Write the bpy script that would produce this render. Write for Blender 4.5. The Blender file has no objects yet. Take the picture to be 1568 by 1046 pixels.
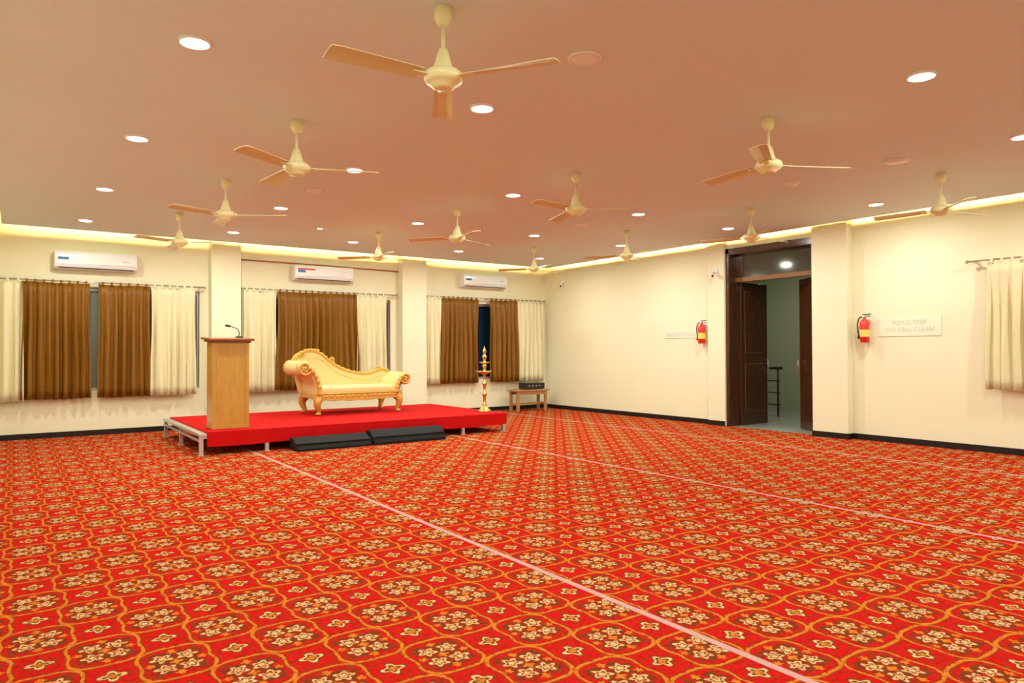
import bpy, bmesh, random
from math import *
from mathutils import Vector, Matrix, Euler
random.seed(4)
scene=bpy.context.scene
XW,YW,ZC=10.83,13.92,3.40   # right wall, back wall, ceiling
XL,YF=-0.55,-2.2            # left wall, front wall
ZU=3.66                     # upper (cove) ceiling
GB,GR,GL=.42,.27,.40        # cove gap widths back / right / left

# ------------------------------------------------------------ node helpers
class S:
    def __init__(s,nt,k): s.nt=nt; s.k=k
    def _m(s,op,*a):
        n=s.nt.nodes.new('ShaderNodeMath'); n.operation=op
        for i,x in enumerate((s,)+a):
            if isinstance(x,S): s.nt.links.new(x.k,n.inputs[i])
            else: n.inputs[i].default_value=x
        return S(s.nt,n.outputs[0])
    def __add__(s,o): return s._m('ADD',o)
    __radd__=__add__
    def __sub__(s,o): return s._m('SUBTRACT',o)
    def __rsub__(s,o): return (s*-1)+o
    def __mul__(s,o): return s._m('MULTIPLY',o)
    __rmul__=__mul__
    def __truediv__(s,o): return s._m('DIVIDE',o)
    def abs(s): return s._m('ABSOLUTE')
    def sin(s): return s._m('SINE')
    def cos(s): return s._m('COSINE')
    def sqrt(s): return s._m('SQRT')
    def rnd(s): return s._m('ROUND')
    def atan2(s,o): return s._m('ARCTAN2',o)
    def ss(s,a,b):
        n=s.nt.nodes.new('ShaderNodeMapRange'); n.interpolation_type='LINEAR'
        s.nt.links.new(s.k,n.inputs['Value']); n.inputs['From Min'].default_value=a; n.inputs['From Max'].default_value=b
        return S(s.nt,n.outputs[0])
def mixc(nt,f,a,b):
    n=nt.nodes.new('ShaderNodeMix'); n.data_type='RGBA'
    for idx,x in ((0,f),(6,a),(7,b)):
        if isinstance(x,S): nt.links.new(x.k,n.inputs[idx])
        elif idx==0: n.inputs[0].default_value=x
        else: n.inputs[idx].default_value=(*x,1)
    return S(nt,n.outputs[2])
def base(name,col,rough=.5,metal=0,spec=.5,sheen=0,bump=0,bscale=40,var=0,vscale=3,emit=0,coat=0):
    m=bpy.data.materials.new(name); m.use_nodes=True; nt=m.node_tree
    p=nt.nodes['Principled BSDF']
    p.inputs['Base Color'].default_value=(*col,1); p.inputs['Roughness'].default_value=rough
    p.inputs['Metallic'].default_value=metal; p.inputs['Specular IOR Level'].default_value=spec
    p.inputs['Sheen Weight'].default_value=sheen; p.inputs['Coat Weight'].default_value=coat
    if emit: p.inputs['Emission Color'].default_value=(*col,1); p.inputs['Emission Strength'].default_value=emit
    tc=nt.nodes.new('ShaderNodeTexCoord')
    if var:
        n=nt.nodes.new('ShaderNodeTexNoise'); n.inputs['Scale'].default_value=vscale; n.inputs['Detail'].default_value=2
        nt.links.new(tc.outputs['Object'],n.inputs['Vector'])
        c=mixc(nt,S(nt,n.outputs['Fac']),tuple(x*(1-var) for x in col),tuple(min(1,x*(1+var)) for x in col))
        nt.links.new(c.k,p.inputs['Base Color'])
    if bump:
        n=nt.nodes.new('ShaderNodeTexNoise'); n.inputs['Scale'].default_value=bscale
        nt.links.new(tc.outputs['Object'],n.inputs['Vector'])
        b=nt.nodes.new('ShaderNodeBump'); b.inputs['Strength'].default_value=bump; b.inputs['Distance'].default_value=.01
        nt.links.new(n.outputs['Fac'],b.inputs['Height']); nt.links.new(b.outputs[0],p.inputs['Normal'])
    return m
def wood(name,c1,c2,rough=.4,scale=(3,3,.6),coat=0):
    m=base(name,c1,rough,coat=coat); nt=m.node_tree; p=nt.nodes['Principled BSDF']
    tc=nt.nodes.new('ShaderNodeTexCoord'); mp=nt.nodes.new('ShaderNodeMapping'); mp.inputs['Scale'].default_value=scale
    nt.links.new(tc.outputs['Object'],mp.inputs['Vector'])
    n=nt.nodes.new('ShaderNodeTexNoise'); n.inputs['Scale'].default_value=9; n.inputs['Detail'].default_value=6; n.inputs['Distortion'].default_value=.6
    nt.links.new(mp.outputs[0],n.inputs['Vector'])
    f=S(nt,n.outputs['Fac']).ss(.3,.7)
    nt.links.new(mixc(nt,f,c1,c2).k,p.inputs['Base Color'])
    return m
def emis(name,col,st):
    m=bpy.data.materials.new(name); m.use_nodes=True; nt=m.node_tree; nt.nodes.clear()
    e=nt.nodes.new('ShaderNodeEmission'); o=nt.nodes.new('ShaderNodeOutputMaterial')
    e.inputs[0].default_value=(*col,1); e.inputs[1].default_value=st; nt.links.new(e.outputs[0],o.inputs[0]); return m

def carpet_mat():
    m=bpy.data.materials.new('carpet_pattern'); m.use_nodes=True; nt=m.node_tree; nt.nodes.clear()
    p=nt.nodes.new('ShaderNodeBsdfDiffuse'); out=nt.nodes.new('ShaderNodeOutputMaterial'); nt.links.new(p.outputs[0],out.inputs[0])
    g=nt.nodes.new('ShaderNodeTexCoord'); sx=nt.nodes.new('ShaderNodeSeparateXYZ'); nt.links.new(g.outputs['Object'],sx.inputs[0])
    ns=nt.nodes.new('ShaderNodeTexNoise'); ns.inputs['Scale'].default_value=40; ns.inputs['Detail'].default_value=2
    nt.links.new(g.outputs['Object'],ns.inputs['Vector'])
    sc=nt.nodes.new('ShaderNodeSeparateColor'); nt.links.new(ns.outputs['Color'],sc.inputs[0])
    nz=S(nt,sc.outputs[0]); n1=S(nt,sc.outputs[1])-.5; n2=S(nt,sc.outputs[2])-.5
    X0=S(nt,sx.outputs[0]); Y0=S(nt,sx.outputs[1])
    X=X0+n1*.019; Y=Y0+n2*.019
    w,h=.51,.64
    u=(X-.36)/w; v=Y/h
    a0=u+v; b0=u-v
    a=a0-a0.rnd(); b=b0-b0.rnd()
    lx=(a+b)*(.5*w); ly=(a-b)*(.5*h)
    ax=lx.abs(); ay=ly.abs()
    th4=(ly.atan2(lx)*4).cos()
    ex=lx/(.327*w); ey=ly/(.329*h)
    r=(ex*ex+ey*ey).sqrt()
    rr=r/(th4*-.10+1.0)
    red=(.47,.009,.009); dred=(.19,.007,.007); gold=(.52,.165,.020); cream=(.60,.40,.18); olive=(.080,.042,.013); brown=(.16,.036,.012)
    def flower(cx,cy,rad,n,ph=0.):
        dx=ax-cx; dy=ay-cy
        d=(dx*dx+dy*dy).sqrt(); t=dy.atan2(dx)
        return d/(((t*n+ph).cos()*.28+1.0)*rad)
    leaf=nz.ss(.50,.57)
    c=mixc(nt,leaf*.6,red,brown)
    core=1-(rr/(th4*-.10+1)).ss(.68,.74)
    c=mixc(nt,core*(nz.ss(.36,.46))*.8,c,olive)
    f1=flower(.052,.060,.042,5,.6)
    c=mixc(nt,1-f1.ss(.85,1.0),c,cream)
    c=mixc(nt,1-((f1-.50).abs()).ss(.06,.16),c,brown)
    f0=flower(0,0,.024,4)
    c=mixc(nt,1-f0.ss(.85,1.0),c,gold)
    f2=flower(0,.127,.021,5); c=mixc(nt,1-f2.ss(.85,1.0),c,gold)
    f3=flower(.107,0,.019,5); c=mixc(nt,1-f3.ss(.85,1.0),c,gold)
    ring=(rr-.95).abs()
    c=mixc(nt,(1-ring.ss(.075,.10))*.8,c,brown)
    c=mixc(nt,1-ring.ss(.036,.056),c,gold)
    a2=a0+.5; b2=b0+.5
    a2=a2-a2.rnd(); b2=b2-b2.rnd()
    dx=(a2+b2)*(.5*w); dy=(a2-b2)*(.5*h)
    d=(dx*dx+dy*dy).sqrt(); t=dy.atan2(dx)
    k=d/(((t*4).cos()*.30+1.0)*.053)
    c=mixc(nt,1-k.ss(.92,1.05),c,olive); c=mixc(nt,1-((k-.70).abs()).ss(.10,.18),c,cream); c=mixc(nt,1-k.ss(.30,.42),c,gold)
    c=mixc(nt,(n2*2+.1),c,dred)
    for s in (2.76,5.98,9.14):
        c=mixc(nt,(1-((X0-s).abs()).ss(.020,.025))*.95,c,(.46,.28,.26))
    nt.links.new(c.k,p.inputs['Color'])
    return m

def curtain_mat(name,c1,c2,rough,sheen):
    m=base(name,c1,rough,sheen=sheen,spec=.3); nt=m.node_tree; p=nt.nodes['Principled BSDF']
    tc=nt.nodes.new('ShaderNodeTexCoord'); sx=nt.nodes.new('ShaderNodeSeparateXYZ'); nt.links.new(tc.outputs['Object'],sx.inputs[0])
    X=S(nt,sx.outputs[0])+S(nt,sx.outputs[1])
    f=((X*300).sin()*.5+.5)*.35
    nt.links.new(mixc(nt,f,c1,c2).k,p.inputs['Base Color'])
    return m

M={}
M['wall']=base('wall_paint',(.82,.82,.61),.75)
M['ceil']=base('ceiling_paint',(.70,.80,.83),.65,var=.015,vscale=.6)
M['black']=base('black_skirting',(.006,.006,.007),.35)
M['carpet']=carpet_mat()
M['brown']=curtain_mat('brown_satin',(.20,.085,.008),(.29,.135,.015),.38,0)
M['cream']=curtain_mat('cream_satin',(.76,.73,.48),(.84,.81,.58),.5,0)
M['rod']=base('rod_steel',(.5,.45,.36),.35,metal=.8)
M['copper']=base('painted_pipe',(.35,.12,.06),.5)
M['fan']=base('fan_enamel',(.80,.80,.44),.3,coat=.3)
M['blade']=base('fan_blade_enamel',(.66,.62,.33),.35,coat=.3)
M['white']=base('white_plastic',(.83,.88,.90),.35)
M['silver']=base('silver_trim',(.6,.62,.65),.25,metal=.8)
M['blue']=base('sticker_blue',(.03,.16,.42),.5)
M['redst']=base('sticker_red',(.6,.03,.03),.5)
M['dark']=base('dark_vent',(.03,.03,.03),.6)
M['lamp']=emis('downlight_glow',(1,.98,.94),9)
M['led']=emis('cove_led',(1,.60,.20),380)
M['alu']=base('aluminium_frame',(.55,.55,.52),.4,metal=.6)
M['glass']=base('night_glass',(.006,.022,.05),.08,spec=.8)
M['frost']=base('frosted_glass',(.20,.22,.17),.2)
M['transom']=base('transom_glass',(.05,.055,.04),.08,spec=.7)
M['redcloth']=base('red_cloth',(.50,.004,.005),.9,spec=.15,bump=.25,bscale=9,var=.06)
M['steel']=base('galvanised_steel',(.62,.64,.66),.35,metal=.7)
M['podium']=wood('podium_laminate',(.52,.29,.055),(.44,.235,.038),.35,(2,2,.5),coat=.2)
M['podtop']=wood('podium_top',(.28,.10,.025),(.22,.075,.018),.35,(.5,2,2))
M['doorwood']=wood('door_veneer',(.075,.028,.011),(.045,.016,.007),.25,(3,3,.4),coat=.4)
M['jamb']=wood('jamb_veneer',(.24,.105,.03),(.16,.065,.018),.35,(3,3,.4))
M['gold']=base('gold_carving',(.62,.40,.085),.38,metal=.3,bump=.4,bscale=45,var=.2,vscale=30)
M['sofa']=base('cream_upholstery',(.76,.62,.28),.6,var=.05,vscale=12,bump=.15,bscale=14)
M['brass']=base('brass',(.66,.47,.15),.28,metal=.9)
M['bench']=wood('bench_wood',(.48,.26,.11),(.38,.19,.07),.5,(.6,2,2))
M['bag']=base('black_cover',(.007,.008,.010),.7,spec=.25,bump=.8,bscale=7)
M['plastic']=base('black_plastic',(.012,.012,.013),.35)
M['extred']=base('extinguisher_red',(.66,.02,.012),.25,coat=.5)
M['label']=base('extinguisher_label',(.85,.70,.15),.5)
M['sign']=base('sign_letters',(.60,.66,.62),.4)
M['plate']=base('acrylic_plate',(.82,.85,.68),.3)
M['corr']=base('corridor_paint',(.50,.53,.40),.8)
M['tile']=base('corridor_tile',(.38,.40,.36),.2,var=.08)

# ------------------------------------------------------------ geometry helpers
class B:
    def __init__(s,name): s.name=name; s.bm=bmesh.new(); s.mats=[]; s.X=Matrix.Identity(4)
    def mi(s,m):
        if m not in s.mats: s.mats.append(m)
        return s.mats.index(m)
    def add(s,t,mat,smooth=False,mtx=None):
        i=s.mi(mat)
        for f in t.faces: f.material_index=i; f.smooth=smooth
        t.transform(s.X@(mtx if mtx is not None else Matrix.Identity(4)))
        me=bpy.data.meshes.new('t'); t.to_mesh(me); t.free(); s.bm.from_mesh(me); bpy.data.meshes.remove(me)
    def box(s,lo,hi,mat,bevel=0,mtx=None,seg=2,smooth=False):
        t=bmesh.new(); bmesh.ops.create_cube(t,size=1)
        c=[(a+b)/2 for a,b in zip(lo,hi)]; d=[abs(b-a) for a,b in zip(lo,hi)]
        bmesh.ops.scale(t,vec=d,verts=t.verts); bmesh.ops.translate(t,vec=c,verts=t.verts)
        if bevel: bmesh.ops.bevel(t,geom=t.edges[:],offset=bevel,segments=seg,profile=.5,affect='EDGES')
        s.add(t,mat,smooth or (bevel>0 and seg>2),mtx)
    def lathe(s,prof,mat,loc=(0,0,0),seg=24,rot=None,mtx=None,smooth=True,caps=True):
        t=bmesh.new(); rings=[]
        for r,z in prof:
            if r<1e-5: rings.append([t.verts.new((0,0,z))])
            else: rings.append([t.verts.new((r*cos(2*pi*i/seg),r*sin(2*pi*i/seg),z)) for i in range(seg)])
        for A,C in zip(rings,rings[1:]):
            for i in range(seg):
                j=(i+1)%seg
                if len(A)==1 and len(C)==1: continue
                if len(A)==1: t.faces.new((A[0],C[i],C[j]))
                elif len(C)==1: t.faces.new((A[i],C[0],A[j]))
                else: t.faces.new((A[i],C[i],C[j],A[j]))
        if caps:
            if len(rings[0])>1: t.faces.new(rings[0])
            if len(rings[-1])>1: t.faces.new(rings[-1])
        bmesh.ops.recalc_face_normals(t,faces=t.faces)
        mm=Matrix.Translation(loc)@(rot.to_matrix().to_4x4() if rot else Matrix.Identity(4))
        s.add(t,mat,smooth,(mtx@mm) if mtx else mm)
    def tube(s,pts,r,mat,seg=10,mtx=None):
        pts=[Vector(p) for p in pts]; rs=r if isinstance(r,(list,tuple)) else [r]*len(pts)
        t=bmesh.new(); rings=[]; n=None
        for i,p in enumerate(pts):
            d=(pts[min(i+1,len(pts)-1)]-pts[max(i-1,0)]).normalized()
            if n is None:
                n=d.orthogonal().normalized()
            else:
                n=(n-d*n.dot(d)).normalized()
            b=d.cross(n)
            rings.append([t.verts.new(p+rs[i]*(n*cos(2*pi*k/seg)+b*sin(2*pi*k/seg))) for k in range(seg)])
        for A,C in zip(rings,rings[1:]):
            for i in range(seg): t.faces.new((A[i],A[(i+1)%seg],C[(i+1)%seg],C[i]))
        t.faces.new(rings[0]); t.faces.new(rings[-1]); bmesh.ops.recalc_face_normals(t,faces=t.faces)
        s.add(t,mat,True,mtx)
    def prism(s,poly,y0,y1,mat,bevel=0,mtx=None,smooth=False,seg=2):
        t=bmesh.new()
        A=[t.verts.new((x,y0,z)) for x,z in poly]; f=t.faces.new(A)
        e=bmesh.ops.extrude_face_region(t,geom=[f]); vs=[v for v in e['geom'] if isinstance(v,bmesh.types.BMVert)]
        bmesh.ops.translate(t,vec=(0,y1-y0,0),verts=vs); bmesh.ops.recalc_face_normals(t,faces=t.faces)
        if bevel:
            ed=[e for e in t.edges if abs(e.verts[0].co.y-e.verts[1].co.y)<1e-6]
            bmesh.ops.bevel(t,geom=ed,offset=bevel,segments=seg,profile=.5,affect='EDGES')
        s.add(t,mat,smooth,mtx)
    def grid(s,fn,nu,nv,mat,smooth=True):
        t=bmesh.new(); V=[[t.verts.new(fn(i/nu,j/nv)) for j in range(nv+1)] for i in range(nu+1)]
        for i in range(nu):
            for j in range(nv): t.faces.new((V[i][j],V[i+1][j],V[i+1][j+1],V[i][j+1]))
        s.add(t,mat,smooth)
    def ball(s,c,r,mat,sc=(1,1,1),mtx=None):
        t=bmesh.new(); bmesh.ops.create_uvsphere(t,u_segments=16,v_segments=10,radius=r)
        bmesh.ops.scale(t,vec=sc,verts=t.verts); bmesh.ops.translate(t,vec=c,verts=t.verts); s.add(t,mat,True,mtx)
    def done(s,loc=(0,0,0),rot=(0,0,0),solid=0,parent=None):
        me=bpy.data.meshes.new(s.name); s.bm.to_mesh(me); s.bm.free()
        for m in s.mats: me.materials.append(m)
        o=bpy.data.objects.new(s.name,me); scene.collection.objects.link(o); o.location=loc; o.rotation_euler=rot
        if solid:
            md=o.modifiers.new('thick','SOLIDIFY'); md.thickness=solid
        if parent: o.parent=parent
        return o
def empty(name,loc=(0,0,0)):
    o=bpy.data.objects.new(name,None); scene.collection.objects.link(o); o.location=loc; return o
def smoothpts(pts,n=8):
    P=[Vector(p) for p in pts]; out=[]
    L=len(P)
    for i in range(L-1):
        g=lambda k:P[min(max(k,0),L-1)]
        p0,p1,p2,p3=g(i-1),g(i),g(i+1),g(i+2)
        for k in range(n):
            t=k/n
            out.append(.5*((2*p1)+(-p0+p2)*t+(2*p0-5*p1+4*p2-p3)*t*t+(-p0+3*p1-3*p2+p3)*t**3))
    out.append(P[-1])
    return out

# ------------------------------------------------------------ room shell
b=B('floor'); b.box((XL-.2,YF-.2,-.1),(XW+.0,YW+.0,0),M['carpet']); b.done()
b=B('ceiling')
b.box((XL+GL,YF+.4,ZC),(XW-GR,YW-GB,ZC+.05),M['ceil'])
b.box((XL-.2,YF-.2,ZU),(XW+.3,YW+.25,ZU+.1),M['ceil'])
b.done()
WIN=[(-.30,2.80,.75,2.50),(3.60,6.62,.75,2.50),(7.50,10.60,.75,2.50)]
b=B('wall_back'); y0,y1=YW,YW+.25
b.box((XL-.2,y0,0),(XW+.3,y1,.75),M['wall']); b.box((XL-.2,y0,2.50),(XW+.3,y1,ZU),M['wall'])
xs=[XL-.2]+[v for w in WIN for v in w[:2]]+[XW+.3]
for i in range(0,len(xs),2): b.box((xs[i],y0,.75),(xs[i+1],y1,2.50),M['wall'])
b.done()
DY0,DY1,DZ=6.66,8.42,3.25
WY0,WY1,WZ0,WZ1=1.2,4.10,.95,2.5
b=B('wall_right'); x0,x1=XW,XW+.25
b.box((x0,YF-.2,0),(x1,WY0,ZU),M['wall']); b.box((x0,WY0,0),(x1,WY1,WZ0),M['wall']); b.box((x0,WY0,WZ1),(x1,WY1,ZU),M['wall'])
b.box((x0,WY1,0),(x1,DY0,ZU),M['wall']); b.box((x0,DY0,DZ),(x1,DY1,ZU),M['wall']); b.box((x0,DY1,0),(x1,YW,ZU),M['wall'])
b.box((XW-.08,DY1+.02,0),(XW,8.83,ZU),M['wall'],bevel=.008)      # plaster piers either side of the door
b.box((XW-.16,6.04,0),(XW,DY0-.02,ZU),M['wall'],bevel=.008)
b.done()
b=B('wall_left'); b.box((XL-.2,YF-.2,0),(XL,YW,ZU),M['wall']); b.done()
b=B('wall_front'); b.box((XL-.2,YF-.2,0),(XW,YF,ZU),M['wall']); b.done()
for (a,c) in ((2.96,3.48),(6.80,7.38)):
    b=B('pillar'); b.box((a,YW-.22,0),(c,YW,ZU),M['wall'],bevel=.008); b.done()
t=.015
b=B('baseboard_back')
xs=[XL,2.96,3.48,6.80,7.38,XW]
for i in range(0,6,2): b.box((xs[i],YW-t,0),(xs[i+1],YW,.09),M['black'])
for a,c in ((2.96,3.48),(6.80,7.38)): b.box((a-t,YW-.22-t,0),(c+t,YW-.22,.09),M['black']); b.box((a-t,YW-.22,0),(a,YW,.09),M['black']); b.box((c,YW-.22,0),(c+t,YW,.09),M['black'])
b.done()
b=B('baseboard_right')
b.box((XW-t,YF,0),(XW,6.04,.09),M['black']); b.box((XW-t,8.83,0),(XW,YW,.09),M['black'])
b.box((XW-.16-t,6.04-t,0),(XW-.16,DY0-.02,.09),M['black']); b.box((XW-.16,6.04-t,0),(XW,6.04,.09),M['black'])
b.box((XW-.08-t,DY1+.02,0),(XW-.08,8.83,.09),M['black']); b.done()
b=B('baseboard_left'); b.box((XL,YF,0),(XL+t,YW,.09),M['black']); b.done()
# cove led strips: side-emitting tape on top of the dropped ceiling, facing the walls; unseen aluminium channel added to block upward light
b=B('cove_led_strip'); z=ZC+.05; s=.045; wd=.003; hh=.018; A=M['alu']
xa,xb,ya,yb=XL+GL,XW-GR,YF+.5,YW-GB
b.box((xa+s,yb-s-wd,z),(xb-s,yb-s,z+hh),M['led']); b.box((xb-s-wd,ya,z),(xb-s,yb-s,z+hh),M['led']); b.box((xa+s,ya,z),(xa+s+wd,yb-s,z+hh),M['led'])
b.box((xa+s,yb-s-.03,z+hh),(xb-s,yb-s+.012,z+hh+.004),A); b.box((xb-s-.03,ya,z+hh),(xb-s+.012,yb-s,z+hh+.004),A); b.box((xa+s-.012,ya,z+hh),(xa+s+.03,yb-s,z+hh+.004),A)
b.box((xa+s,yb-s-.008,z),(xb-s,yb-s-wd-.001,z+hh),A); b.box((xb-s-.008,ya,z),(xb-s-wd-.001,yb-s,z+hh),A); b.box((xa+s+wd+.001,ya,z),(xa+s+.008,yb-s,z+hh),A)
b.done()

# windows
def window_back(k,x0,x1,z0,z1):
    b=B('window_%d'%k); f=.05; y=YW+.08
    b.box((x0,y,z0),(x1,y+.06,z0+f),M['alu']); b.box((x0,y,z1-f),(x1,y+.06,z1),M['alu'])
    n=3
    for i in range(n+1):
        x=x0+(x1-x0)*i/n; b.box((max(x0,x-f/2),y,z0+f),(min(x1,x+f/2),y+.06,z1-f),M['alu'])
    b.box((x0,y+.03,z0+f),(x1,y+.036,z1-f),M['frost'] if k==1 else M['glass']); b.done()
for k,w in enumerate(WIN): window_back(k+1,*w)
b=B('window_4'); f=.05; x=XW+.08
b.box((x,WY0,WZ0),(x+.06,WY1,WZ0+f),M['alu']); b.box((x,WY0,WZ1-f),(x+.06,WY1,WZ1),M['alu'])
for i in range(4):
    y=WY0+(WY1-WY0)*i/3; b.box((x,max(WY0,y-f/2),WZ0+f),(x+.06,min(WY1,y+f/2),WZ1-f),M['alu'])
b.box((x+.03,WY0,WZ0+f),(x+.036,WY1,WZ1-f),M['glass']); b.done()

# curtains
def curtain(par,x0,x1,z0,z1,mat,wall='back',off=.13,ph=0.,flare=.04):
    b=B('curtain'); wd=x1-x0; n=max(3,round(wd/.125))
    seed=random.random()*6
    def fn(u,v):
        zz=z1+(z0-z1)*v
        amp=.014+.030*min(1,v*2.2)
        uu=u+ .014*sin(2*pi*u*2+seed)*1.0/ max(wd,.4)
        wv=sin(2*pi*n*uu+ph+.5*sin(v*2.4+seed+u*4))
        d=off+amp*wv*(1+.35*sin(u*11+seed))+.012*sin(5*v+seed+u*9)
        cx=(x0+x1)/2; s=(u-.5)*wd*(1-.03*sin(pi*min(1,v*1.5))+flare*v)
        x=cx+s+.012*sin(2*2*pi*n*u)*v
        if v>.99: zz+=.006*sin(2*pi*n*u)
        if wall=='back': return (x,YW-d,zz+ .006*sin(seed+u*7))
        return (XW-d,x,zz+.006*sin(seed+u*7))
    b.grid(fn,n*12,12,mat)
    for i in range(n):
        xc=x0+wd*(i+.5)/n
        if wall=='back': b.box((xc-.018,YW-off-.020,z1-.02),(xc+.018,YW-off+.020,z1+.045),mat,bevel=.008)
        else: b.box((XW-off-.020,xc-.018,z1-.02),(XW-off+.020,xc+.018,z1+.045),mat,bevel=.008)
    return b.done(solid=.004,parent=par)
def rod(par,a,c,z,wall='back',off=.13):
    b=B('curtain_rod')
    if wall=='back':
        b.tube([(a,YW-off,z),(c,YW-off,z)],.012,M['rod'])
        for x in (a,c): b.ball((x,YW-off,z),.024,M['rod'])
        for x in (a+.06,(a+c)/2,c-.06): b.box((x-.01,YW-off,z-.012),(x+.01,YW-.001,z+.012),M['rod'])
    else:
        b.tube([(XW-off,a,z),(XW-off,c,z)],.012,M['rod'])
        for y in (a,c): b.ball((XW-off,y,z),.024,M['rod'])
        for y in (a+.06,(a+c)/2,c-.06): b.box((XW-off,y-.01,z-.012),(XW-.001,y+.01,z+.012),M['rod'])
    b.done(parent=par)
C,Br=M['cream'],M['brown']
W1=empty('window_curtains'); W2=empty('window_curtains'); W3=empty('window_curtains'); W4=empty('window_curtains')
rod(W1,-.45,2.86,2.58); rod(W2,3.52,6.72,2.60); rod(W3,7.42,10.70,2.62); rod(W4,.9,4.34,2.60,'right')
curtain(W1,-.42,.14,.62,2.55,C); curtain(W1,.12,1.06,.64,2.55,Br,ph=1); curtain(W1,1.18,1.97,.64,2.55,Br,ph=2); curtain(W1,1.98,2.70,.64,2.55,C,ph=.5)
curtain(W2,3.54,4.16,.64,2.57,C); curtain(W2,4.17,5.82,.66,2.57,Br); curtain(W2,5.80,6.46,.66,2.57,C,ph=2)
curtain(W3,7.42,7.80,.68,2.59,C); curtain(W3,7.80,8.78,.68,2.59,Br); curtain(W3,9.07,9.88,.68,2.59,Br,ph=1); curtain(W3,9.89,10.66,.68,2.59,C)
curtain(W4,3.25,4.10,.86,2.57,C,'right'); curtain(W4,2.35,3.25,.86,2.57,Br,'right'); curtain(W4,1.1,2.35,.86,2.57,C,'right')

b=B('conduit_pipe'); b.tube([(3.49,YW-.03,3.15),(5.0,YW-.03,3.145),(6.79,YW-.03,3.12)],.014,M['copper']); b.done()

def ac(x0,z0,red=False):
    b=B('air_conditioner'); L=1.20
    prof=[(0,0),(.13,0),(.185,.035),(.21,.09),(.21,.25),(.18,.295),(0,.30)]
    poly=[(-d,z) for d,z in prof]
    mt=Matrix(((0,1,0,0),(1,0,0,0),(0,0,1,0),(0,0,0,1)))
    b.prism(poly,0,L,M['white'],bevel=.012,mtx=mt)
    b.box((.06,-.195,.018),(L-.06,-.135,.03),M['dark'])
    b.box((.02,-.213,.088),(L-.02,-.209,.094),M['silver'])
    b.box((.03,-.214,.14),(.52,-.209,.235),M['white'])
    b.box((.05,-.2165,.20),(.40,-.213,.23),M['redst'] if red else M['silver']); b.box((.05,-.2165,.15),(.20,-.213,.195),M['blue'])
    b.box((L-.22,-.2165,.16),(L-.12,-.210,.17),M['silver'])
    b.done((x0,YW-.004,z0))
ac(.55,2.78); ac(4.50,2.81,True); ac(8.34,2.86)

# ------------------------------------------------------------ ceiling fixtures
def downlight(x,y,r=.088,power=35):
    b=B('downlight')
    b.lathe([(r*1.0,-.016),(r*1.12,-.014),(r*1.18,-.010),(r*1.18,-.0)],M['white'],seg=32,caps=False)
    b.lathe([(0,-.017),(r*.8,-.017),(r*1.01,-.015)],M['lamp'],seg=32,caps=False)
    o=b.done((x,y,ZC))
    l=bpy.data.lights.new('downlight_lamp','AREA'); l.shape='DISK'; l.size=r*1.7; l.energy=power; l.color=(.98,.975,.85)
    lo=bpy.data.objects.new('downlight_lamp',l); scene.collection.objects.link(lo); lo.parent=o; lo.location=(0,0,-.022)
for x,y in [(.95,4.88),(.94,7.38),(.91,9.90),(.89,12.41),(3.14,4.87),(3.06,7.33),(3.03,9.84),(2.99,12.27),(5.41,2.48),(5.22,7.37),(5.14,9.82),(5.05,12.17),
            (7.74,2.65),(7.46,7.37),(7.35,9.75),(7.25,12.12),(9.66,5.04),(9.55,7.41),(9.39,9.75),(9.26,12.09),
            (.95,2.4),(3.2,2.4),(9.75,2.6),(.95,0),(3.2,0),(5.5,0),(7.8,0.1),(9.8,.1)]:  # this row: unseen downlights, added out of view for extra illumination
    downlight(x,y)
downlight(4.05,11.12,r=.045,power=5)
def disc(x,y,r):
    b=B('ceiling_speaker')
    b.lathe([(r,0),(r*1.02,-.006),(r,-.014),(r*.86,-.018),(r*.84,-.014),(r*.80,-.020),(0,-.024)],M['white'],seg=36)
    b.done((x,y,ZC))
disc(3.18,3.64,.115); disc(7.64,3.76,.12); disc(3.06,8.58,.115); disc(7.32,8.48,.115); disc(7.63,5.01,.10)

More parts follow.
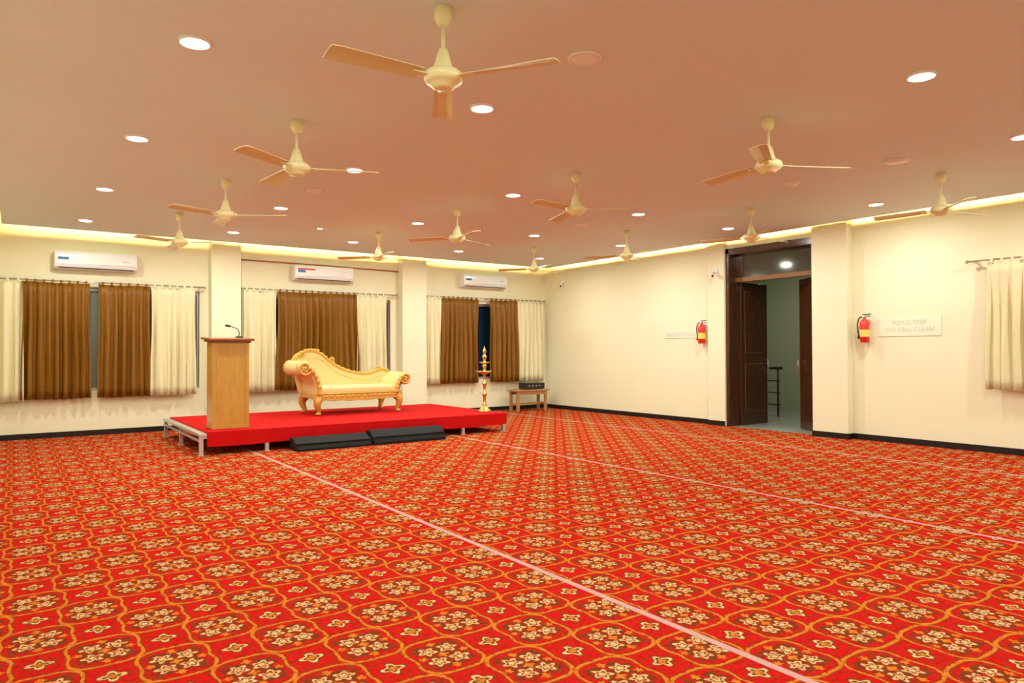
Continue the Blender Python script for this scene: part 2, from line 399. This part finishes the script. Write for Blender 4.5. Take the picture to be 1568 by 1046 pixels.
def fan(x,y,ang):
    b=B('ceiling_fan'); F=M['fan']
    b.lathe([(.0,0),(.048,0),(.052,-.01),(.052,-.06),(.044,-.08),(.034,-.10),(.016,-.115),(0,-.115)],F,seg=24)
    b.lathe([(.012,-.10),(.012,-.33)],F,seg=12)
    b.lathe([(.014,-.235),(.026,-.245),(.036,-.275),(.046,-.315),(.056,-.345),(.060,-.36),(.05,-.37)],F,seg=24)
    b.lathe([(.03,-.355),(.085,-.368),(.108,-.385),(.114,-.405),(.112,-.425),(.095,-.445),(.07,-.455),(.066,-.468),(.045,-.478),(0,-.482)],F,seg=32)
    for k in range(3):
        m=Matrix.Rotation(radians(ang+120*k),4,'Z')
        b.box((.08,-.022,-.418),(.20,.022,-.410),F,mtx=m,bevel=.002)
        t=bmesh.new(); n=10; rows=[]
        for i in range(n+1):
            s=i/n; xx=.15+(.70-.15)*s; hw=.050+.024*s
            if i==n: hw*=.86
            tw=radians(15)*(1-.3*s); zc=-.412-.012*s
            top=[]
            for j in range(5):
                q=-1+j/2; yy=q*hw; top.append(t.verts.new((xx,yy*cos(tw),zc+yy*sin(tw)+.008*(1-q*q))))
            bot=[t.verts.new((v.co.x,v.co.y,v.co.z-.004)) for v in top]
            rows.append((top,bot))
        for (a,c),(d,e) in zip(rows,rows[1:]):
            for j in range(4):
                t.faces.new((a[j],d[j],d[j+1],a[j+1])); t.faces.new((c[j+1],e[j+1],e[j],c[j]))
            t.faces.new((a[0],c[0],e[0],d[0])); t.faces.new((a[4],d[4],e[4],c[4]))
        for a,c in (rows[0],rows[-1]):
            for j in range(4): t.faces.new((a[j],a[j+1],c[j+1],c[j]))
        bmesh.ops.recalc_face_normals(t,faces=t.faces)
        b.add(t,M['blade'],False,m)
    b.done((x,y,ZC))
for x,y,a in [(2.04,3.58,61),(2.00,6.06,95),(2.01,8.60,84),(1.96,11.09,90),(5.17,6.08,72),(5.10,8.56,20),(5.02,11.0,20),(5.32,3.70,88),(8.50,6.20,-5),(8.65,3.77,-15),(8.39,8.57,15),(8.23,10.93,15)]:
    fan(x,y,a)

# ------------------------------------------------------------ stage
SX0,SX1,SY0,SY1,SZ=2.05,7.06,10.2,12.95,.32
b=B('stage_platform')
b.box((SX0+.10,SY0,SZ-.045),(SX1,SY1,SZ),M['redcloth'],bevel=.006)
def skirt(u,v): return (SX0+.10+(SX1-SX0-.10)*u,SY0-.004-.006*sin(u*60)*v-.004*sin(u*23),SZ-.01-(.19+.008*sin(u*17))*v)
b.grid(skirt,160,4,M['redcloth'])
def skirt2(u,v): return (SX1+.004+.004*sin(u*30)*v,SY0+(SY1-SY0)*u,SZ-.01-.17*v)
b.grid(skirt2,60,4,M['redcloth'])
st=M['steel']
b.box((SX0,SY0,SZ-.06),(SX0+.10,SY1,SZ-.02),st,bevel=.004)
b.box((SX0,SY0+.01,SZ-.13),(SX0+.03,SY1,SZ-.10),st)
for x in (SX0+.03,2.95,4.4,6.19,SX1-.05):
    for y in (SY0+.03,11.6,SY1-.05):
        b.box((x-.025,y-.025,0),(x+.025,y+.025,SZ-.05),st); b.box((x-.035,y-.035,0),(x+.035,y+.035,.012),st)
for y in (SY0+.03,11.6,SY1-.05): b.box((SX0+.02,y-.015,SZ-.09),(SX1-.03,y+.015,SZ-.045),st)
b.done()

# podium
b=B('wooden_lectern'); P=M['podium']
W2_,D2,Hh=.25,.20,1.27
b.box((-W2_,-D2,0),(W2_,D2,.05),P,bevel=.004)
b.box((-W2_+.012,-D2+.012,.05),(W2_-.012,D2-.012,Hh-.03),P,bevel=.004)
b.box((-W2_+.002,-D2+.002,.05),(-W2_+.05,-D2+.06,Hh-.03),P,bevel=.003); b.box((W2_-.05,-D2+.002,.05),(W2_-.002,-D2+.06,Hh-.03),P,bevel=.003)
b.box((-W2_+.05,-D2+.006,Hh-.13),(W2_-.05,-D2+.03,Hh-.03),P)
mt=Matrix.Translation((0,0,Hh))@Matrix.Rotation(radians(3),4,'X')
b.box((-W2_-.06,-D2-.06,-.02),(W2_+.06,D2+.05,.012),M['podtop'],bevel=.006,mtx=mt)
b.box((-W2_-.02,-D2-.02,-.05),(W2_+.02,D2+.02,-.02),M['podtop'],mtx=mt)
b.done((2.52,10.66,SZ+.002))
b=B('gooseneck_microphone')
b.lathe([(0,0),(.05,0),(.05,.015),(.02,.022),(0,.022)],M['plastic'],seg=20)
g=smoothpts([(0,0,.02),(.0,0,.07),(-.02,.0,.12),(-.09,.0,.15),(-.13,0,.16)],6)
b.tube(g,.006,M['plastic']); b.tube([(-.12,0,.158),(-.135,0,.162),(-.19,0,.172)],[.010,.017,.015],M['plastic'])
b.done((2.68,10.66,SZ+Hh+.02))

# ------------------------------------------------------------ chaise sofa
b=B('chaise_sofa'); G=M['gold']; U=M['sofa']
b.X=Matrix.Diagonal((.96,1,1,1))
ap=[(.22,.36),(.22,.27)]
for i in range(25):
    s=i/24; ap.append((.26+1.56*s,.25-.028*sin(s*pi)*1.0+.016*abs(sin(s*pi*5))))
ap+=[(1.90,.27),(1.90,.36)]
b.prism(ap,-.43,-.37,G,bevel=.006); b.box((.24,-.40,.28),(1.88,.36,.36),G,bevel=.01)
for i in range(15):
    b.ball((.33+1.44*i/14,-.432,.315),.028,G,(1.2,.45,.7))
b.box((.26,-.40,.35),(1.88,.28,.485),U,bevel=.05,seg=5)
b.tube(smoothpts([(.24,-.425,.365),(1.0,-.43,.362),(1.88,-.425,.365)],8),.013,G)
for (x,y) in ((.33,-.36),(1.83,-.36),(.33,.34),(1.83,.34)):
    sx=-1 if x<1 else 1
    sy=-1 if y<0 else 1
    L=smoothpts([(x,y,.30),(x+.035*sx,y+.03*sy,.22),(x+.03*sx,y+.025*sy,.14),(x+.0*sx,y,.06),(x+.02*sx,y+.02*sy,.03)],5)
    rs=[]
    for i in range(len(L)):
        s=i/(len(L)-1); rs.append(.065*(1-s)**1.2+.026)
    b.tube(L,rs,G,seg=12); b.ball((x+.02*sx,y+.02*sy,.026),.042,G,(1.2,1.2,.6))
top=[(.10,.80),(.12,.93),(.20,1.02),(.34,1.08),(.50,1.07),(.64,1.00),(.76,.90),(.90,.81),(1.06,.74),(1.24,.69),(1.42,.665),(1.58,.675),(1.72,.72),(1.86,.735),(1.95,.70)]
tp=[(p.x,p.z) for p in smoothpts([(x,0,z) for x,z in top],5)]
poly=[(.22,.34)]+tp+[(1.90,.34)]
b.prism(poly,.24,.40,U,bevel=.03,seg=3,smooth=False)
b.tube([(x,.25,z+.008) for x,z in tp],.028,G,seg=10)
b.tube([(x,.40,z+.005) for x,z in tp],.024,G,seg=10)
for i in range(0,len(tp),3):
    x,z=tp[i]; b.ball((x,.24,z+.018),.034,G,(1,.9,.8))
b.tube([(x*.96+.06,.235,z-.10) for x,z in tp[6:-8]],.014,U)
def spiral(cx,cz,r0,turns,dirn,start,y,rt,n=30,mat=None):
    pts=[];rs=[]
    for i in range(n+1):
        s=i/n; a=start+dirn*turns*2*pi*s; r=r0*(1-.82*s)
        pts.append((cx+r*cos(a),y,cz+r*sin(a))); rs.append(rt*(1-.45*s))
    b.tube(pts,rs,mat or G,seg=8)
spiral(.80,.93,.055,1.4,1,-1.5,.24,.020); spiral(1.72,.765,.05,1.4,1,-1.5,.24,.018); spiral(.22,1.03,.06,1.4,-1,0,.24,.02)
for k in range(5): b.ball((.30+.06*k,.24,1.10+.012*sin(k*pi/4)),.03,G,(1,.8,.9))
def arm(cl,th,roll,rr,ya,yb,sgn):
    L=smoothpts([(x,0,z) for x,z in cl],6); 
    left=[];right=[]
    for i,p in enumerate(L):
        d=(L[min(i+1,len(L)-1)]-L[max(i-1,0)]).normalized(); n=Vector((-d.z,0,d.x))
        left.append(p+n*th/2); right.append(p-n*th/2)
    b.prism([(p.x,p.z) for p in left]+[(p.x,p.z) for p in reversed(right)],ya,yb,U,bevel=.012)
    b.lathe([(0,0),(rr*.9,0),(rr,.02),(rr,abs(yb-ya)-.02),(rr*.9,abs(yb-ya)),(0,abs(yb-ya))],U,loc=(roll[0],yb,roll[1]),rot=Euler((radians(90),0,0)),seg=28)
    spiral(roll[0],roll[1],rr*.98,1.7,sgn,(pi if sgn>0 else 0),ya-.006,.028,n=44)
    b.ball((roll[0],ya-.012,roll[1]),.03,G,(1,.7,1))
    b.tube([(p.x,ya-.004,p.z) for p in L],[.045-.012*i/len(L) for i in range(len(L))],G,seg=10)
    for i in range(2,len(L),4): b.ball((L[i].x,ya-.03,L[i].z),.034,G,(1,.6,1.1))
    for yy in (ya+.05,yb-.04):
        b.tube([(roll[0]+(rr+.004)*cos(a*pi/12),yy,roll[1]+(rr+.004)*sin(a*pi/12)) for a in range(25)],.010,G,seg=6)
arm([(.32,.34),(.31,.48),(.27,.62),(.20,.74),(.12,.82)],.11,(.06,.80),.125,-.42,.36,-1)
arm([(1.80,.34),(1.81,.44),(1.84,.54),(1.90,.62)],.10,(1.98,.60),.105,-.42,.36,1)
b.done((3.91,12.02,SZ+.003))

# ------------------------------------------------------------ brass oil lamp
b=B('brass_oil_lamp')
pr=[(0,0),(.12,0),(.125,.015),(.11,.03),(.085,.05),(.07,.075),(.05,.09),(.035,.11),(.045,.13),(.03,.15),(.026,.18),(.026,.27),(.04,.29),(.05,.31),(.04,.33),(.026,.35),(.024,.46),(.038,.48),(.046,.50),(.036,.52),(.024,.54),(.022,.64),(.035,.66),(.06,.675),
    (.12,.70),(.13,.72),(.11,.725),(.05,.705),(.03,.72),(.024,.75),(.03,.79),(.045,.81),(.03,.83),(.03,.85),(.085,.87),(.095,.885),(.08,.888),(.035,.875),(.024,.90),(.03,.95),(.045,.975),(.03,1.0),(.018,1.02),(.03,1.06),(.035,1.08),(.02,1.11),(.008,1.15),(0,1.17)]
b.lathe(pr,M['brass'],seg=28)
for k in range(5):
    a=2*pi*k/5; b.ball((.125*cos(a),.125*sin(a),.718),.02,M['brass'],(1.5,1.5,.6))
b.done((6.88,10.62,SZ+.002))

# ------------------------------------------------------------ black covered floor monitors
def wedge(x0,x1,y0,y1,h,rz):
    b=B('covered_floor_monitor'); L=x1-x0; D=y1-y0
    poly=[(0,0),(D,0),(D,h*.95),(D*.62,h),(D*.12,h*.55),(0,h*.18)]
    mt=Matrix(((0,1,0,0),(1,0,0,0),(0,0,1,0),(0,0,0,1)))
    b.prism(poly,0,L,M['bag'],bevel=.02,mtx=mt,seg=3)
    b.tube([(.01,D*.12-.01,h*.56),(L*.5,D*.10,h*.55),(L-.01,D*.12-.01,h*.56)],.010,M['bag'])
    b.done((x0,y0,0),(0,0,rz))
wedge(3.25,4.38,9.83,10.16,.18,0); wedge(4.42,5.65,9.84,10.16,.21,0)

# ------------------------------------------------------------ bench with amplifier
b=B('wooden_bench'); W=M['bench']
b.box((-.48,-.19,.46),(.48,.19,.50),W,bevel=.006)
for x in (-.40,.40):
    for y in (-.14,.14): b.box((x-.03,y-.03,0),(x+.03,y+.03,.46),W,bevel=.004)
    b.box((x-.015,-.14,.14),(x+.015,.14,.19),W)
for y in (-.15,.15): b.box((-.40,y-.012,.38),(.40,y+.012,.46),W)
b.box((-.40,-.015,.15),(.40,.015,.19),W)
b.done((9.92,13.42,0))
b=B('audio_amplifier')
b.box((-.28,-.14,.012),(.28,.14,.15),M['plastic'],bevel=.008)
for x in (-.24,.24):
    for y in (-.1,.1): b.lathe([(.018,0),(.018,.014)],M['plastic'],loc=(x,y,0),seg=12)
for i in range(4): b.lathe([(0,0),(.014,0),(.016,.018),(0,.018)],M['silver'],loc=(-.18+.1*i,-.14,.08),rot=Euler((radians(90),0,0)),seg=14)
b.done((10.02,13.42,.501))

# ------------------------------------------------------------ fire extinguishers
def ext(y,z,xw):
    b=B('fire_extinguisher'); R=M['extred']
    b.lathe([(0,0),(.06,0),(.068,.012),(.068,.30),(.06,.33),(.035,.355),(.022,.365),(.022,.385),(0,.385)],R,seg=28)
    b.lathe([(.0685,.09),(.0685,.20)],M['label'],seg=28,caps=False)
    b.lathe([(0,.385),(.02,.385),(.02,.42),(0,.42)],M['silver'],seg=16)
    b.box((-.012,-.10,.425),(.012,.03,.44),M['plastic'],bevel=.003); b.box((-.012,-.09,.40),(.012,.02,.41),M['plastic'],bevel=.003)
    b.lathe([(0,0),(.018,0),(.018,.012),(0,.012)],M['white'],loc=(-.02,0,.40),rot=Euler((0,radians(-90),0)),seg=14)
    b.tube(smoothpts([(0,.02,.40),(-.02,.07,.38),(-.03,.095,.28),(-.02,.085,.14)],6),.010,M['plastic'])
    b.tube([(-.02,.085,.15),(-.02,.082,.06)],[.012,.020],M['plastic'])
    b.box((.05,-.02,.20),(.088,.02,.36),M['silver'])
    b.done((xw-.092,y,z))
ext(8.96,1.53,XW); ext(5.80,1.51,XW)

def sign(y,z,lines,w,h,size):
    b=B('wall_sign'); b.box((-.006,-w/2,-h/2),(0,w/2,h/2),M['plate'],bevel=.002)
    for i,t in enumerate(lines):
        c=bpy.data.curves.new('t','FONT'); c.body=t; c.size=size; c.align_x='CENTER'; c.extrude=.002
        o=bpy.data.objects.new('t',c); scene.collection.objects.link(o); bpy.context.view_layer.update()
        me=bpy.data.meshes.new_from_object(o.evaluated_get(bpy.context.evaluated_depsgraph_get()))
        t2=bmesh.new(); t2.from_mesh(me)
        mt=Matrix(((0,0,-1,-.008),(-1,0,0,0),(0,1,0,h/2-size*1.15*(i+1)),(0,0,0,1)))
        b.add(t2,M['sign'],False,mt); bpy.data.objects.remove(o); bpy.data.curves.remove(c)
    b.done((XW-.003,y,z))
sign(9.55,1.72,["BANQUET HALL"],.90,.16,.10)
sign(5.18,1.74,["PLEASE KEEP","THE HALL CLEAN"],.90,.28,.09)
def cctv(x,y,z,dx,dy):
    b=B('security_camera')
    b.lathe([(0,0),(.05,0),(.05,.02),(.03,.03),(0,.03)],M['white'],rot=Euler((0,radians(-90),0)),seg=20)
    b.tube([(-.02,0,0),(-.06,0,-.02),(-.07,0,-.05)],.012,M['white'])
    d=Vector((dx,dy,-.35)).normalized()*.09; c=Vector((-.085,0,-.07))
    b.tube([c-d*.4,c+d*.9,c+d],[.032,.032,.026],M['white'],seg=16); b.tube([c+d*.98,c+d*1.04],[.022,.02],M['plastic'],seg=14)
    b.done((x-.004,y,z))
cctv(XW,13.20,3.05,-.7,-.7); cctv(XW-.08,8.62,2.88,-.8,-.5)

# ------------------------------------------------------------ door
b=B('door_1'); J=M['jamb']; Dw=M['doorwood']
xo=XW-.02; xi=XW+.26
b.box((xo,DY1-.06,0),(xi,DY1,DZ),Dw); b.box((xo,DY0,0),(xi,DY0+.055,DZ),J); b.box((xo,DY0,DZ-.09),(xi,DY1,DZ),Dw)
b.box((xo-.02,DY0-.018,0),(xo,DY0+.05,DZ+.02),J); b.box((xo-.02,DY1-.05,0),(xo,DY1+.018,DZ+.02),Dw); b.box((xo-.02,DY0-.018,DZ-.07),(xo,DY1+.018,DZ+.02),Dw)
b.box((XW+.14,DY0+.055,2.66),(XW+.22,DY1-.06,2.74),J)
b.box((XW+.17,DY0+.055,2.74),(XW+.18,DY1-.06,DZ-.09),M['transom'])
b.box((XW+.16,8.20,2.74),(XW+.20,DY1-.06,DZ-.09),Dw)
b.box((xi-.02,DY1-.11,.01),(xi+.76,DY1-.065,2.66),Dw,bevel=.003)
b.box((xi+.08,DY1-.116,.25),(xi+.66,DY1-.11,1.15),J); b.box((xi+.09,DY1-.118,.26),(xi+.65,DY1-.112,1.14),Dw)
b.box((xi+.08,DY1-.116,1.35),(xi+.66,DY1-.11,2.5),J); b.box((xi+.09,DY1-.118,1.36),(xi+.65,DY1-.112,2.49),Dw)
b.tube([(xi+.70,DY1-.13,1.0),(xi+.70,DY1-.17,1.02),(xi+.70,DY1-.17,1.2),(xi+.70,DY1-.13,1.22)],.010,M['silver'])
mt=Matrix.Translation((XW+.18,DY0+.06,0))@Matrix.Rotation(radians(55),4,'Z')
b.box((0,-.045,.01),(.80,0,2.65),Dw,bevel=.003,mtx=mt); b.box((.79,-.046,.01),(.802,.001,2.65),J,mtx=mt)
b.tube([(.72,.02,1.0),(.72,.06,1.02),(.72,.06,1.2),(.72,.02,1.22)],.010,M['silver'],mtx=mt)
b.done()
b=B('floor_corridor'); b.box((XW,4.8,-.1),(15.2,12.4,-.0),M['tile']); b.done()
b=B('wall_corridor'); c=M['corr']
b.box((15.0,4.8,0),(15.2,12.4,3.6),c); b.box((XW+.25,4.6,0),(15.2,4.8,3.6),c); b.box((XW+.25,12.4,0),(15.2,12.6,3.6),c); b.done()
b=B('ceiling_corridor'); b.box((XW+.25,4.6,3.5),(15.2,12.6,3.6),c); b.done()
b=B('stair_railing'); k=M['plastic']
for y in (9.0,9.75,10.5): b.tube([(13.2,y,0),(13.2,y,1.0)],.02,k)
for z in (.25,.5,.75): b.tube([(13.2,8.95,z),(13.2,10.55,z)],.012,k)
b.tube([(13.2,8.9,1.02),(13.2,10.6,1.02)],.028,k)
b.done()
def alight(name,loc,size,power,col,rot=(0,0,0)):
    l=bpy.data.lights.new(name,'AREA'); l.shape='DISK'; l.size=size; l.energy=power; l.color=col
    o=bpy.data.objects.new(name,l); scene.collection.objects.link(o); o.location=loc; o.rotation_euler=rot; return o
alight('corridor_fill_light',(13.0,9.0,3.47),.25,24,(1,1,.78))  # unseen area light added to brighten the corridor, no fixture modelled

# ------------------------------------------------------------ world + camera
w=bpy.data.worlds.new('w'); scene.world=w; w.use_nodes=True; w.node_tree.nodes['Background'].inputs[0].default_value=(.01,.015,.03,1)
cam=bpy.data.cameras.new('camera'); co=bpy.data.objects.new('camera',cam); scene.collection.objects.link(co)
cam.sensor_width=36; cam.lens=1085.4/1568*36; cam.clip_start=.05
yaw,pit,rol=radians(35.17),radians(.77),radians(-.21)
fwd=Vector((sin(yaw)*cos(pit),cos(yaw)*cos(pit),sin(pit))); r0=Vector((cos(yaw),-sin(yaw),0)); u0=r0.cross(fwd)
r=r0*cos(rol)+u0*sin(rol); u=u0*cos(rol)-r0*sin(rol)
m=Matrix.Identity(4)
for i in range(3): m[i][0]=r[i]; m[i][1]=u[i]; m[i][2]=-fwd[i]
m[2][3]=1.4
co.matrix_world=m
scene.camera=co
scene.view_settings.view_transform='Standard'; scene.view_settings.exposure=0.0
